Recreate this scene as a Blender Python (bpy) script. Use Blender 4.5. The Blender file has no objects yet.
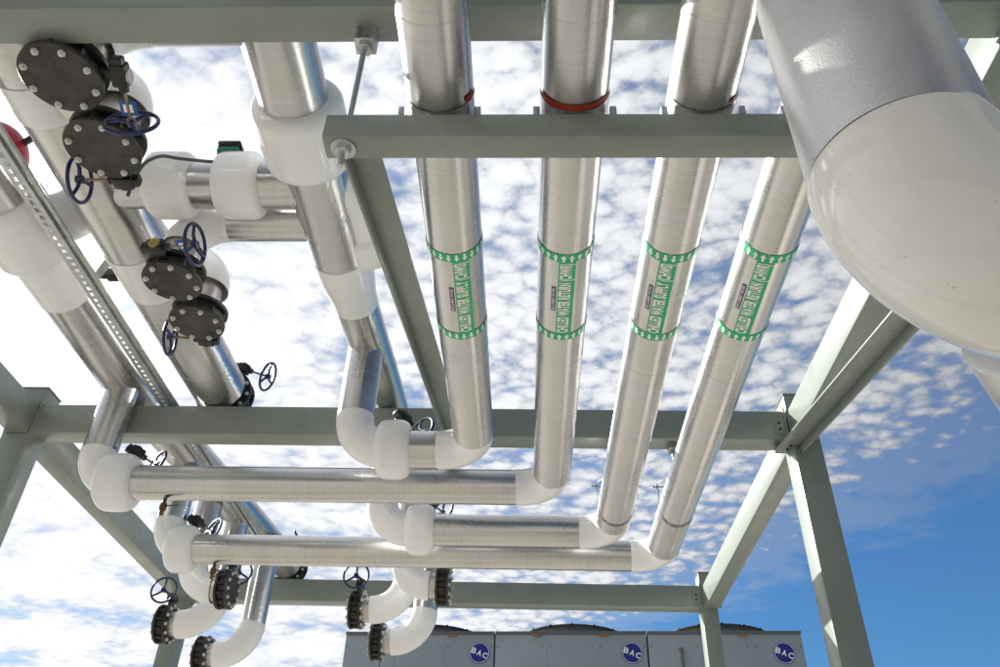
import bpy, bmesh, math, random
from mathutils import Vector, Matrix
random.seed(7)
S = bpy.context.scene
COL = S.collection
PI = math.pi
GROUND = -1.55           # the camera stands 1.55 m above the roof deck and is the origin

# ------------------------------------------------------------------ materials
def mat(name):
    m = bpy.data.materials.new(name); m.use_nodes = True
    nt = m.node_tree; b = nt.nodes['Principled BSDF']
    return m, nt, b
def N(nt, t, **k):
    n = nt.nodes.new(t)
    for a, v in k.items(): setattr(n, a, v)
    return n
def ramp(nt, src, p0, p1, c0, c1):
    r = N(nt, 'ShaderNodeValToRGB'); e = r.color_ramp.elements
    e[0].position = p0; e[1].position = p1; e[0].color = c0; e[1].color = c1
    nt.links.new(src, r.inputs[0]); return r.outputs[0]
def g(v): return (v, v, v, 1)

def jacket(name, base, r0, r1, ring=0.25, peel=0.0, metal=1.0, aniso=.6, rc=.93, speck=1.0):
    m, nt, b = mat(name); L = nt.links.new
    uv = N(nt, 'ShaderNodeUVMap')
    mp = N(nt, 'ShaderNodeMapping'); mp.inputs['Scale'].default_value = (3, 260, 1); L(uv.outputs[0], mp.inputs[0])
    n1 = N(nt, 'ShaderNodeTexNoise'); n1.inputs['Scale'].default_value = 1; n1.inputs['Detail'].default_value = 3; L(mp.outputs[0], n1.inputs[0])
    mp2 = N(nt, 'ShaderNodeMapping'); mp2.inputs['Scale'].default_value = (2.2, 1.1, 1); L(uv.outputs[0], mp2.inputs[0])
    n2 = N(nt, 'ShaderNodeTexNoise'); n2.inputs['Scale'].default_value = 2.5; n2.inputs['Detail'].default_value = 6; L(mp2.outputs[0], n2.inputs[0])
    n3 = N(nt, 'ShaderNodeTexNoise'); n3.inputs['Scale'].default_value = 170; n3.inputs['Detail'].default_value = 2; L(uv.outputs[0], n3.inputs[0])
    # dull, slightly dirty patches
    # rolled-sheet rings: faint brightness lines across the pipe
    mpr = N(nt, 'ShaderNodeMapping'); mpr.inputs['Scale'].default_value = (.6, 62, 1); L(uv.outputs[0], mpr.inputs[0])
    nr = N(nt, 'ShaderNodeTexNoise'); nr.inputs['Scale'].default_value = 1; nr.inputs['Detail'].default_value = 4; L(mpr.outputs[0], nr.inputs[0])
    mxr = N(nt, 'ShaderNodeMix', data_type='RGBA', blend_type='MULTIPLY'); mxr.inputs[0].default_value = 1
    L(ramp(nt, n2.outputs[0], .35, .7, (*[c*.86 for c in base], 1), (*base, 1)), mxr.inputs[6])
    L(ramp(nt, nr.outputs[0], .36, .64, g(rc), g(1)), mxr.inputs[7])
    n3c = N(nt, 'ShaderNodeTexNoise'); n3c.inputs['Scale'].default_value = 240; n3c.inputs['Detail'].default_value = 2; L(uv.outputs[0], n3c.inputs[0])
    mxs = N(nt, 'ShaderNodeMix', data_type='RGBA', blend_type='MULTIPLY'); mxs.inputs[0].default_value = 1
    L(mxr.outputs[2], mxs.inputs[6]); L(ramp(nt, n3c.outputs[0], .38, .62, g(speck), g(1)), mxs.inputs[7]); L(mxs.outputs[2], b.inputs['Base Color'])
    mr = N(nt, 'ShaderNodeMapRange'); mr.inputs[1].default_value = .3; mr.inputs[2].default_value = .7
    mr.inputs[3].default_value = r0; mr.inputs[4].default_value = r1
    ad = N(nt, 'ShaderNodeMath', operation='ADD'); L(n2.outputs[0], ad.inputs[0])
    mu = N(nt, 'ShaderNodeMath', operation='MULTIPLY'); mu.inputs[1].default_value = .5
    sb = N(nt, 'ShaderNodeMath', operation='SUBTRACT'); sb.inputs[1].default_value = .5
    L(n1.outputs[0], sb.inputs[0]); L(sb.outputs[0], mu.inputs[0]); L(mu.outputs[0], ad.inputs[1]); L(ad.outputs[0], mr.inputs[0])
    L(mr.outputs[0], b.inputs['Roughness'])
    bp = N(nt, 'ShaderNodeBump'); bp.inputs['Strength'].default_value = ring; bp.inputs['Distance'].default_value = .0012
    L(n1.outputs[0], bp.inputs['Height'])
    bp3 = N(nt, 'ShaderNodeBump'); bp3.inputs['Strength'].default_value = .02; bp3.inputs['Distance'].default_value = .002
    mp4 = N(nt, 'ShaderNodeMapping'); mp4.inputs['Scale'].default_value = (5, 3.2, 1); L(uv.outputs[0], mp4.inputs[0])
    n4 = N(nt, 'ShaderNodeTexNoise'); n4.inputs['Scale'].default_value = 1.3; n4.inputs['Detail'].default_value = 1; L(mp4.outputs[0], n4.inputs[0])
    L(n4.outputs[0], bp3.inputs['Height']); L(bp.outputs[0], bp3.inputs['Normal'])
    out = bp3.outputs[0]
    if peel:
        bp2 = N(nt, 'ShaderNodeBump'); bp2.inputs['Strength'].default_value = peel; bp2.inputs['Distance'].default_value = .0012
        L(n3.outputs[0], bp2.inputs['Height']); L(out, bp2.inputs['Normal']); out = bp2.outputs[0]
    L(out, b.inputs['Normal'])
    b.inputs['Metallic'].default_value = metal
    tg = N(nt, 'ShaderNodeTangent', direction_type='UV_MAP'); L(tg.outputs[0], b.inputs['Tangent'])
    b.inputs['Anisotropic'].default_value = aniso; b.inputs['Anisotropic Rotation'].default_value = .25
    return m
ALU = jacket('aluminium_jacket', (.68, .672, .658), .24, .35, .012)
ALU_PEEL = jacket('embossed_aluminium', (.68, .672, .66), .26, .37, .01, .035, speck=.90)
ALU_BIG = jacket('stucco_aluminium', (.90, .895, .885), .34, .48, .0, .8, aniso=.15, rc=.985, speck=.84)
STEEL_RAW = jacket('bare_spool_steel', (.66, .63, .58), .25, .45, .1)

def pvc(name, col, rough=.22, dirt=.9):
    m, nt, b = mat(name); L = nt.links.new
    tc = N(nt, 'ShaderNodeTexCoord')
    n = N(nt, 'ShaderNodeTexNoise'); n.inputs['Scale'].default_value = 4; n.inputs['Detail'].default_value = 8; n.inputs['Roughness'].default_value = .7; L(tc.outputs['Object'], n.inputs[0])
    ns = N(nt, 'ShaderNodeTexNoise'); ns.inputs['Scale'].default_value = 42; ns.inputs['Detail'].default_value = 3; L(tc.outputs['Object'], ns.inputs[0])
    ms = N(nt, 'ShaderNodeMix', data_type='RGBA'); L(ramp(nt, ns.outputs[0], .715, .75, g(0), g(.5)), ms.inputs[0])
    L(ramp(nt, n.outputs[0], .3, .62, (*[c*dirt for c in col], 1), (*col, 1)), ms.inputs[6]); ms.inputs[7].default_value = (.28, .26, .22, 1); L(ms.outputs[2], b.inputs['Base Color'])
    # fine scuffs
    mp = N(nt, 'ShaderNodeMapping'); mp.inputs['Scale'].default_value = (9, 3, 5); mp.inputs['Rotation'].default_value = (.4, .7, .2); L(tc.outputs['Object'], mp.inputs[0])
    n2 = N(nt, 'ShaderNodeTexNoise'); n2.inputs['Scale'].default_value = 2; n2.inputs['Detail'].default_value = 5; L(mp.outputs[0], n2.inputs[0])
    L(ramp(nt, n2.outputs[0], .4, .75, g(rough), g(rough+.14)), b.inputs['Roughness'])
    bp = N(nt, 'ShaderNodeBump'); bp.inputs['Strength'].default_value = .02; bp.inputs['Distance'].default_value = .003
    n3 = N(nt, 'ShaderNodeTexNoise'); n3.inputs['Scale'].default_value = 9; L(tc.outputs['Object'], n3.inputs[0])
    L(n3.outputs[0], bp.inputs['Height']); L(bp.outputs[0], b.inputs['Normal'])
    b.inputs['Subsurface Weight'].default_value = 0
    return m
PVC = pvc('white_pvc', (.88, .885, .88), .12, .96)
PVC_BIG = pvc('weathered_pvc', (.80, .79, .755), .07, .90)

def paint(name, col, rough=.4, var=.85, scale=3.0, bump=.05, metallic=0.0, freckle=None):
    m, nt, b = mat(name); L = nt.links.new
    tc = N(nt, 'ShaderNodeTexCoord')
    oi = N(nt, 'ShaderNodeObjectInfo'); va = N(nt, 'ShaderNodeVectorMath', operation='MULTIPLY_ADD'); va.inputs[1].default_value = (1, 1, 1)
    cx = N(nt, 'ShaderNodeCombineXYZ'); ml = N(nt, 'ShaderNodeMath', operation='MULTIPLY'); ml.inputs[1].default_value = 31.7; L(oi.outputs['Random'], ml.inputs[0])
    for q in range(3): L(ml.outputs[0], cx.inputs[q])
    L(tc.outputs['Object'], va.inputs[0]); L(cx.outputs[0], va.inputs[2])
    n = N(nt, 'ShaderNodeTexNoise'); n.inputs['Scale'].default_value = scale; n.inputs['Detail'].default_value = 9; n.inputs['Roughness'].default_value = .68; L(va.outputs[0], n.inputs[0])
    base = ramp(nt, n.outputs[0], .32, .66, (*[c*var for c in col], 1), (*col, 1))
    if freckle:
        nf = N(nt, 'ShaderNodeTexNoise'); nf.inputs['Scale'].default_value = 26; nf.inputs['Detail'].default_value = 4; L(va.outputs[0], nf.inputs[0])
        mf = N(nt, 'ShaderNodeMix', data_type='RGBA'); L(ramp(nt, nf.outputs[0], .705, .76, g(0), g(.8)), mf.inputs[0]); L(base, mf.inputs[6]); mf.inputs[7].default_value = freckle; base = mf.outputs[2]
    L(base, b.inputs['Base Color'])
    L(ramp(nt, n.outputs[0], .3, .7, g(rough+.12), g(rough-.06)), b.inputs['Roughness'])
    n2 = N(nt, 'ShaderNodeTexNoise'); n2.inputs['Scale'].default_value = 60; n2.inputs['Detail'].default_value = 3; L(tc.outputs['Object'], n2.inputs[0])
    bp = N(nt, 'ShaderNodeBump'); bp.inputs['Strength'].default_value = bump; bp.inputs['Distance'].default_value = .004
    L(n2.outputs[0], bp.inputs['Height']); L(bp.outputs[0], b.inputs['Normal'])
    b.inputs['Metallic'].default_value = metallic
    return m
FRAME = paint('grey_green_steel_paint', (.258, .292, .262), .30, .82, freckle=(.14, .115, .08, 1))
GALV = paint('galvanised_steel', (.62, .64, .64), .38, .7, 14, .1, .85)
BLACK = paint('black_cast_iron', (.014, .0135, .013), .38, .6, 12, .25)
BLIND = paint('dusty_black_plate', (.052, .046, .040), .5, .22, 6, .2)
NAVY = paint('navy_enamel', (.012, .022, .10), .28, .8, 8, .05)
BOLT = paint('zinc_bolt', (.62, .66, .62), .4, .8, 30, .1, .25)
BRASS = paint('bronze', (.20, .10, .04), .4, .7, 20, .1, .7)
SHAFT = paint('brown_shaft', (.30, .22, .15), .4, .8, 20, .1, .7)
RED = paint('red_enamel', (.50, .016, .024), .3, .85, 3, .02)
REDPAD = paint('red_rubber', (.34, .025, .02), .6, .7, 20, .1)
GREEN = paint('green_label_vinyl', (.005, .46, .18), .35, .9, 5, 0)
PURPLE = paint('purple_label_vinyl', (.09, .025, .17), .35, .9, 5, 0)
WHITE = paint('white_vinyl', (.90, .90, .89), .35, .95, 5, 0)
BLUE = paint('blue_plastic', (.01, .12, .45), .4, .9, 5, 0)
LOGO = paint('blue_decal', (.008, .028, .26), .4, .95, 2, 0)
ACT_GREEN = paint('green_actuator', (.01, .13, .08), .4, .8, 6, .03)
CABLE = paint('grey_cable', (.09, .09, .09), .5, .8, 10, .02)
YELLOW = paint('indicator_yellow', (.42, .32, .10), .4, .6, 20, 0)
PINK = paint('indicator_pale', (.60, .50, .55), .35, .6, 30, 0)
TOWER = paint('galvanised_panel', (.37, .43, .47), .5, .88, 1.6, .08, .25)
TOWERDK = paint('dark_trim', (.13, .15, .17), .5, .8, 3, .05)
COWL = paint('fan_cowl', (.12, .12, .12), .6, .6, 5, .15)
RUST = paint('orange_lug', (.40, .16, .08), .6, .7, 12, .1)

def deck_mat():
    m, nt, b = mat('roof_deck_coating'); L = nt.links.new
    tc = N(nt, 'ShaderNodeTexCoord')
    n = N(nt, 'ShaderNodeTexNoise'); n.inputs['Scale'].default_value = .35; n.inputs['Detail'].default_value = 10; n.inputs['Roughness'].default_value = .65; L(tc.outputs['Object'], n.inputs[0])
    L(ramp(nt, n.outputs[0], .3, .7, (.235, .222, .196, 1), (.34, .322, .288, 1)), b.inputs['Base Color'])
    b.inputs['Roughness'].default_value = .85
    return m
DECK = deck_mat()
BRIGHT_STRIP = paint('bright_reflection_tone', (.60, .565, .51), .85, .85, .8, .05)  # pale tone of the added ground strip that brightens pipe reflections
DARK_PATCH = paint('dark_reflection_tone', (.055, .052, .048), .8, .7, 1.5, .2)  # dark tone of the added ground patch that dims reflections

# ------------------------------------------------------------------ object helpers
def basis(o):
    m = o.matrix_basis.copy()
    while o.parent: o = o.parent; m = o.matrix_basis @ m
    return m
def tag(o, label, cat, group=None):
    o['label'] = label; o['category'] = cat
    if group: o['group'] = group
    return o
def thing(name, loc, label, cat, group=None):
    o = bpy.data.objects.new(name, None); COL.objects.link(o)
    o.empty_display_size = .1; o.location = loc
    return tag(o, label, cat, group)
def obj(name, bm, m, parent=None, loc=None, local=False, sharp=35, origin=None):
    """One mesh object; bm is in world coordinates unless local."""
    inv = Matrix.Identity(4)
    if parent and not local: inv = basis(parent).inverted()
    if parent is None and loc is not None: inv = Matrix.Translation(-Vector(loc))
    bm.transform(inv)
    me = bpy.data.meshes.new(name); bm.normal_update(); bm.to_mesh(me); bm.free()
    me.materials.append(m)
    for p in me.polygons: p.use_smooth = True
    me.set_sharp_from_angle(angle=math.radians(sharp))
    o = bpy.data.objects.new(name, me); COL.objects.link(o)
    if parent: o.parent = parent
    elif loc is not None: o.location = loc
    return o
def BM(): return bmesh.new()

def frame_of(d, ref=None):
    d = d.normalized()
    r = ref if ref is not None else (Vector((0, 0, 1)) if abs(d.z) < .9 else Vector((1, 0, 0)))
    u = (r - d*r.dot(d)).normalized()
    return u, d.cross(u)
def tube(bm, pts, rad, seg=40, cap=True):
    """sweep of circles along pts, with a UV map in metres (around, along)"""
    uvl = bm.loops.layers.uv.verify()
    pts = [Vector(p) for p in pts]
    if not hasattr(rad, '__len__'): rad = [rad]*len(pts)
    n = len(pts); tang = []
    for i in range(n):
        a = pts[max(0, i-1)]; c = pts[min(n-1, i+1)]
        t = c-a
        if t.length < 1e-7: t = tang[-1] if tang else pts[-1]-pts[0]
        tang.append(t.normalized())
    u, v = frame_of(tang[0])
    rings = []; length = [0.0]
    for i in range(n):
        if i:
            u = (u - tang[i]*u.dot(tang[i])).normalized()
            length.append(length[-1]+max((pts[i]-pts[i-1]).length, abs(rad[i]-rad[i-1])))
        v = tang[i].cross(u)
        rings.append([bm.verts.new(pts[i]+(u*math.cos(2*PI*k/seg)+v*math.sin(2*PI*k/seg))*rad[i]) for k in range(seg)])
    off = random.random()*7
    for i in range(n-1):
        for k in range(seg):
            f = bm.faces.new((rings[i][k], rings[i][(k+1) % seg], rings[i+1][(k+1) % seg], rings[i+1][k]))
            R = max(rad[i], rad[i+1])
            us = [k/seg*2*PI*R, (k+1)/seg*2*PI*R]
            for l, q in zip(f.loops, ((us[0], length[i]), (us[1], length[i]), (us[1], length[i+1]), (us[0], length[i+1]))):
                l[uvl].uv = (q[0]+off, q[1]+off)
    if cap:
        if rad[0] > 1e-5: bm.faces.new(list(reversed(rings[0])))
        if rad[-1] > 1e-5: bm.faces.new(rings[-1])
    return bm
def arc(corner, din, dout, R, n=14):
    c = Vector(corner); a = Vector(din).normalized(); b = Vector(dout).normalized()
    ang = math.acos(max(-1, min(1, a.dot(b)))); t = R*math.tan(ang/2)
    s = c-a*t; w = (b-a*a.dot(b)).normalized(); ctr = s+w*R
    return [ctr-w*R*math.cos(ang*i/n)+a*R*math.sin(ang*i/n) for i in range(n+1)]
def lip_path(pts, r, lip=.004, ext=.012):
    """cover of radius r with thin rolled ends"""
    p = [Vector(q) for q in pts]
    d0 = (p[0]-p[1]).normalized(); d1 = (p[-1]-p[-2]).normalized()
    P = [p[0]+d0*ext, p[0]+d0*ext] + p + [p[-1]+d1*ext, p[-1]+d1*ext]
    Rr = [r-lip, r-.0005] + [r]*len(p) + [r-.0005, r-lip]
    return P, Rr
def elbow(bm, corner, din, dout, R, r, seg=44):
    P, Rr = lip_path(arc(corner, din, dout, R), r)
    return tube(bm, P, Rr, seg, cap=False)
def pipe(bm, a, b, r, seg=44, step=.9, start=.35, cap=True):
    """jacketed pipe with lapped sheet joints every step metres"""
    a = Vector(a); b = Vector(b); d = b-a; Ln = d.length; d.normalize()
    ds = [0]; rr = [r]; x = start; k = 0
    while step and x < Ln-.12:
        ds += [x, x+.0005, x+.04, x+.0405]; rr += [r, r+.0011, r+.0011, r]; x += step
    ds.append(Ln); rr.append(r)
    return tube(bm, [a+d*t for t in ds], rr, seg, cap)
def drum(bm, c, axis, half, r, rin, seg=44, round_=.055):
    """insulated valve cover: drum with rounded shoulders"""
    c = Vector(c); ax = Vector(axis).normalized(); P = []; R = []
    def add(t, q): P.append(c+ax*t); R.append(q)
    add(-half-.004, rin)
    for i in range(9):
        a = PI/2*i/8; add(-half+round_*(1-math.sin(a+0)) if False else -half+round_*(1-math.cos(a)), r-round_+round_*math.sin(a))
    add(0, r+.0015)
    for i in range(9):
        a = PI/2*(8-i)/8; add(half-round_*(1-math.cos(a)), r-round_+round_*math.sin(a))
    add(half+.004, rin)
    return tube(bm, P, R, seg, cap=False)
def box(bm, lo, hi, bev=.006, M=None, seg=2):
    lo = Vector(lo); hi = Vector(hi)
    r = bmesh.ops.create_cube(bm, size=1)
    vs = r['verts']
    for v in vs: v.co = Vector([lo[i]+(v.co[i]+.5)*(hi[i]-lo[i]) for i in range(3)])
    if bev:
        es = list({e for v in vs for e in v.link_edges})
        q = bmesh.ops.bevel(bm, geom=es, offset=bev, segments=seg, affect='EDGES', profile=.5)
        vs = list({v for f in q['faces'] for v in f.verts} | {v for v in vs if v.is_valid})
    if M is not None:
        bmesh.ops.transform(bm, matrix=M, verts=vs)
    return bm
def bar(bm, a, b, w, h, up=(0, 0, 1), bev=.004, ofs=(0, 0)):
    """rectangular bar from a to b; w across, h along up"""
    a = Vector(a); b = Vector(b); d = (b-a); Ln = d.length; d.normalize()
    u, v = frame_of(d, Vector(up)); s = u.cross(d)
    M = Matrix(((d.x, s.x, u.x, a.x), (d.y, s.y, u.y, a.y), (d.z, s.z, u.z, a.z), (0, 0, 0, 1)))
    return box(bm, (0, -w/2+ofs[0], -h/2+ofs[1]), (Ln, w/2+ofs[0], h/2+ofs[1]), bev, M)
def hexbolt(bm, c, ax, r, h, rod=None):
    c = Vector(c); ax = Vector(ax).normalized()
    tube(bm, [c, c+ax*h*.85, c+ax*h], [r, r, r*.86], 6)
    if rod: tube(bm, [c+ax*h*.9, c+ax*(h+rod)], r*.55, 10)
def dup(root, M=None):
    r = root.copy(); COL.objects.link(r)
    for ch in root.children:
        c = ch.copy(); COL.objects.link(c); c.parent = r
        for gch in ch.children:
            d = gch.copy(); COL.objects.link(d); d.parent = c
    return r
def text_bm(s, bold=.0, size=1.0):
    cu = bpy.data.curves.new('lettering', 'FONT'); cu.body = s; cu.size = size; cu.offset = bold; cu.resolution_u = 4; cu.space_character = 1.1
    o = bpy.data.objects.new('lettering', cu); COL.objects.link(o)
    dg = bpy.context.evaluated_depsgraph_get(); me = bpy.data.meshes.new_from_object(o.evaluated_get(dg))
    bm = BM(); bm.from_mesh(me)
    bpy.data.objects.remove(o); bpy.data.curves.remove(cu); bpy.data.meshes.remove(me)
    xs = [v.co.x for v in bm.verts]; ys = [v.co.y for v in bm.verts]
    return bm, min(xs), max(xs), min(ys), max(ys)

# ------------------------------------------------------------------ setting
bm = BM(); n = 24
bmesh.ops.create_grid(bm, x_segments=n, y_segments=n, size=400)
bmesh.ops.translate(bm, vec=(0, 60, GROUND), verts=bm.verts)
deck = obj('ground', bm, DECK); deck['kind'] = 'structure'
bm = BM(); box(bm, (3.0, -40, GROUND-.05), (5.6, 16, GROUND+.03), .01)  # unseen pale strip, added to put a bright band into the pipe reflections
pv = obj('added_bright_strip', bm, BRIGHT_STRIP); pv['kind'] = 'structure'
bm = BM(); box(bm, (.3, -4, GROUND-.05), (1.9, 1.3, GROUND+.015), .005)  # unseen dark patch, added to darken the undersides of elbow and pipes
pv = obj('added_dark_patch', bm, DARK_PATCH); pv['kind'] = 'structure'

# ------------------------------------------------------------------ steel frame
ZB, ZT = 2.95, 3.19
BEAMS = [(1.775, 1.94, 'pale grey green crossbeam nearest overhead, along the top edge of the view'),
         (5.14, 5.31, 'grey green crossbeam across the middle, behind the four labelled pipes'),
         (8.70, 8.87, 'farthest grey green crossbeam, low in front of the cooling tower')]
XL0, XL1, XR0, XR1 = -3.83, -3.655, 1.875, 2.065
def weld_plate(bm, x, y, z): pass
for y0, y1, lab in BEAMS:
    t = thing('steel_beam', ((XL1+XR0)/2, (y0+y1)/2, ZB), lab, 'steel beam', 'crossbeams of the pipe rack')
    bm = BM(); box(bm, (XL1+.004, y0, ZB), (XR0-.004, y1, ZT), .012)
    obj('beam_tube', bm, FRAME, t)
    for x in (XL1+.012, XR0-.012):                 # end plates a little larger than the tube
        bm = BM(); box(bm, (x-.006, y0-.012, ZB-.012), (x+.006, y1+.012, ZT+.02), .002)
        obj('end_plate', bm, FRAME, t)
    for s, x in ((-1, XR0),):
        bm = BM(); xa = x+s*.02; xb = x+s*.10
        box(bm, (min(xa, xb), y0-.004, ZB+.05), (max(xa, xb), y0-.001, ZB+.17), .002)
        c = obj('shear_tab', bm, FRAME, t)
        for zz in (ZB+.085, ZB+.135): bm = BM(); hexbolt(bm, (x+s*.06, y0-.004, zz), (0, -1, 0), .010, .008); obj('bolt', bm, BLACK, c)
def column(x0, x1, y0, y1, lab):
    t = thing('steel_column', ((x0+x1)/2, (y0+y1)/2, GROUND), lab, 'steel column', 'columns of the pipe rack')
    bm = BM(); box(bm, (x0, y0, GROUND+.02), (x1, y1, 3.33), .012); obj('column_tube', bm, FRAME, t)
    bm = BM(); box(bm, (x0-.09, y0-.09, GROUND), (x1+.09, y1+.09, GROUND+.02), .003); c = obj('base_plate', bm, FRAME, t)
    bm = BM()
    for xx in (x0-.05, x1+.05):
        for yy in (y0-.05, y1+.05): hexbolt(bm, (xx, yy, GROUND+.02), (0, 0, 1), .018, .02, .02)
    obj('anchor_bolt', bm, GALV, c)
    bm = BM(); box(bm, (x0-.004, y0-.004, 3.33), (x1+.004, y1+.004, 3.34), .002); obj('cap_plate', bm, FRAME, t)
column(1.885, 2.085, 5.137, 5.34, 'tall right hand steel column under the middle crossbeam, large in the view')
column(1.862, 2.03, 8.697, 8.89, 'far right steel column in front of the cooling tower')
column(1.885, 2.085, 1.76, 1.955, 'nearest right steel column beside the large white elbow, mostly outside the view')
column(-3.85, -3.64, 5.137, 5.34, 'left steel column under the left end of the middle crossbeam')
column(-3.84, -3.65, 8.697, 8.89, 'far left steel column standing behind the hanging flanged elbows')
column(-3.85, -3.64, 1.76, 1.955, 'nearest left steel column, outside the left edge of the view')
def longbeam(x0, x1, ya, yb, lab):
    t = thing('steel_beam', ((x0+x1)/2, (ya+yb)/2, ZB), lab, 'steel beam', 'side beams of the pipe rack')
    bm = BM(); box(bm, (x0, ya+.004, ZB), (x1, yb-.004, ZT), .012); obj('beam_tube', bm, FRAME, t)
    for y in (ya+.012, yb-.012):
        bm = BM(); box(bm, (x0-.01, y-.006, ZB-.01), (x1+.01, y+.006, ZT+.01), .002); obj('end_plate', bm, FRAME, t)
longbeam(1.89, 2.06, 1.955, 5.137, 'sunlit right side beam between the big white elbow and the tall right column')
longbeam(1.895, 2.055, 5.34, 8.697, 'right side beam running from the tall right column to the far right column')
longbeam(-3.825, -3.665, 1.955, 5.137, 'left side beam entering at the left edge above the left column')
longbeam(-3.82, -3.66, 5.34, 8.697, 'left side beam running from the left column towards the far left column')

# trapeze: cross bar hung below the nearest beam
t = thing('trapeze_hanger', (.6, 1.9, 2.25), 'grey green cross bar on threaded rods carrying the four labelled pipes', 'pipe hanger')
TY0, TY1, TZ0, TZ1 = 1.845, 1.948, 2.25, 2.372
bm = BM()
w = .006                                            # open ended rectangular tube: four plates
box(bm, (-.725, TY0, TZ0), (1.80, TY1, TZ1), .008)
obj('cross_bar', bm, FRAME, t)
for x, dx in ((-.655, -.0), (1.30, 0)):
    bm = BM(); tube(bm, [(x, 1.897, 2.155), (x, 1.897, 2.93)], .011, 14); r = obj('rod', bm, GALV, t)
    bm = BM(); hexbolt(bm, (x, 1.897, TZ0-.008), (0, 0, -1), .03, .026); obj('nut', bm, GALV, r)
    bm = BM(); tube(bm, [(x, 1.897, TZ0-.001), (x, 1.897, TZ0-.008)], .045, 20); obj('washer', bm, GALV, r)
    bm = BM(); hexbolt(bm, (x, 1.897, TZ1+.001), (0, 0, 1), .028, .024); obj('nut', bm, GALV, r)
    bm = BM()
    for sx in (-1, 1): box(bm, (x+sx*.035-.005, 1.86, 2.87), (x+sx*.035+.005, 1.935, ZB-.001), .002)
    box(bm, (x-.04, 1.86, 2.862), (x+.04, 1.935, 2.872), .002)
    c = obj('bracket', bm, GALV, t)
    bm = BM(); hexbolt(bm, (x, 1.897, 2.861), (0, 0, -1), .032, .028); obj('nut', bm, GALV, c)

def angle_brace(a, b, wdt, side, lab):
    """steel angle: flat leg on top, upright leg hanging on one side"""
    t = thing('seismic_brace', a, lab, 'steel brace', 'sloping braces of the pipe hanger')
    bm = BM()
    bar(bm, a, b, wdt, .012, (0, 0, 1), .003)
    bar(bm, a, b, .012, .06, (0, 0, 1), .003, ofs=(side*(wdt/2-.006), -.037))
    obj('angle_bar', bm, FRAME, t)
    bm = BM(); d = (Vector(b)-Vector(a)).normalized(); e = Vector(b)
    box(bm, (e.x-wdt*.4, e.y-.15, e.z+.008), (e.x+wdt*.4, e.y+.06, ZB-.001) if False else (e.x+wdt*.4, e.y+.06, e.z+.018), .002); obj('end_plate', bm, FRAME, t)
    for k in (.05, .13): bm = BM(); hexbolt(bm, e-d*k+Vector((0, 0, -.007)), (0, 0, -1), .012, .012); obj('bolt', bm, BLACK, t)
    return t
angle_brace((-.612, 1.957, 2.335), (-.50, 5.22, 2.925), .125, 1, 'stained steel angle brace sloping beside the leftmost labelled pipe')
angle_brace((1.86, 1.957, 2.335), (1.86, 5.25, 2.925), .15, -1, 'steel angle brace under the sunlit right side beam, ending at the tall column')

# ------------------------------------------------------------------ valve operators and valves
def operator(parent, M, sign, scale=1.0, cap=None, tagm=None, arm=.22):
    """gearbox, shaft and handwheel; local x = away from the pipe axis, y*sign = along the shaft"""
    def X(bm): bm.transform(M); return bm
    bm = BM(); tube(bm, [(0, 0, 0), (.055, 0, 0)], .028, 16)
    box(bm, (.045, -.05, -.036), (.115, .05, .036), .012); 
    tube(bm, [(.08, sign*.045, 0), (.08, sign*.075, 0)], .022, 14)
    box(bm, (.055, -sign*.05-.028, -.028), (.105, -sign*.05+.028, .028), .01)
    gb = obj('gearbox', X(bm), BLACK, parent, local=True)
    bm = BM(); tube(bm, [(.113, -.005, 0), (.121, -.005, 0), (.123, -.005, 0)], [.032, .032, .026], 24)
    obj('position_indicator', X(bm), cap or BLACK, gb, local=True)
    bm = BM(); tube(bm, [(.08, sign*.07, 0), (.08, sign*(arm+.012), 0)], .0075, 12); obj('shaft', X(bm), SHAFT, parent, local=True)
    bm = BM(); R = .112; c = Vector((.08, sign*arm, 0))
    ring = [c+Vector((R*math.cos(2*PI*i/40), 0, R*math.sin(2*PI*i/40))) for i in range(41)]
    tube(bm, ring, .0095, 12, cap=False)
    tube(bm, [c-Vector((0, .016, 0)), c+Vector((0, .016, 0))], .021, 16)
    ph = random.random()*2
    for k in range(3):
        a = ph+2*PI*k/3; e = c+Vector((R*math.cos(a), 0, R*math.sin(a)))
        tube(bm, [c, c.lerp(e, .5)-Vector((0, sign*.008, 0)), e], [.0115, .0095, .0085], 10)
    obj('handwheel', X(bm), NAVY, parent, local=True)
    if tagm:
        bm = BM(); box(bm, (.045, sign*.12, -.006), (.115, sign*.185, -.004+.004), .001)
        tg = obj('tag', X(bm), BLUE, parent, local=True)
        bm = BM(); box(bm, (.06, sign*.135, -.0095), (.10, sign*.17, -.0065), .0005); box(bm, (.06, sign*.135, .0005), (.10, sign*.17, .0035), .0005)
        obj('tag_face', X(bm), WHITE, tg, local=True)
PROTO = {}
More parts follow.
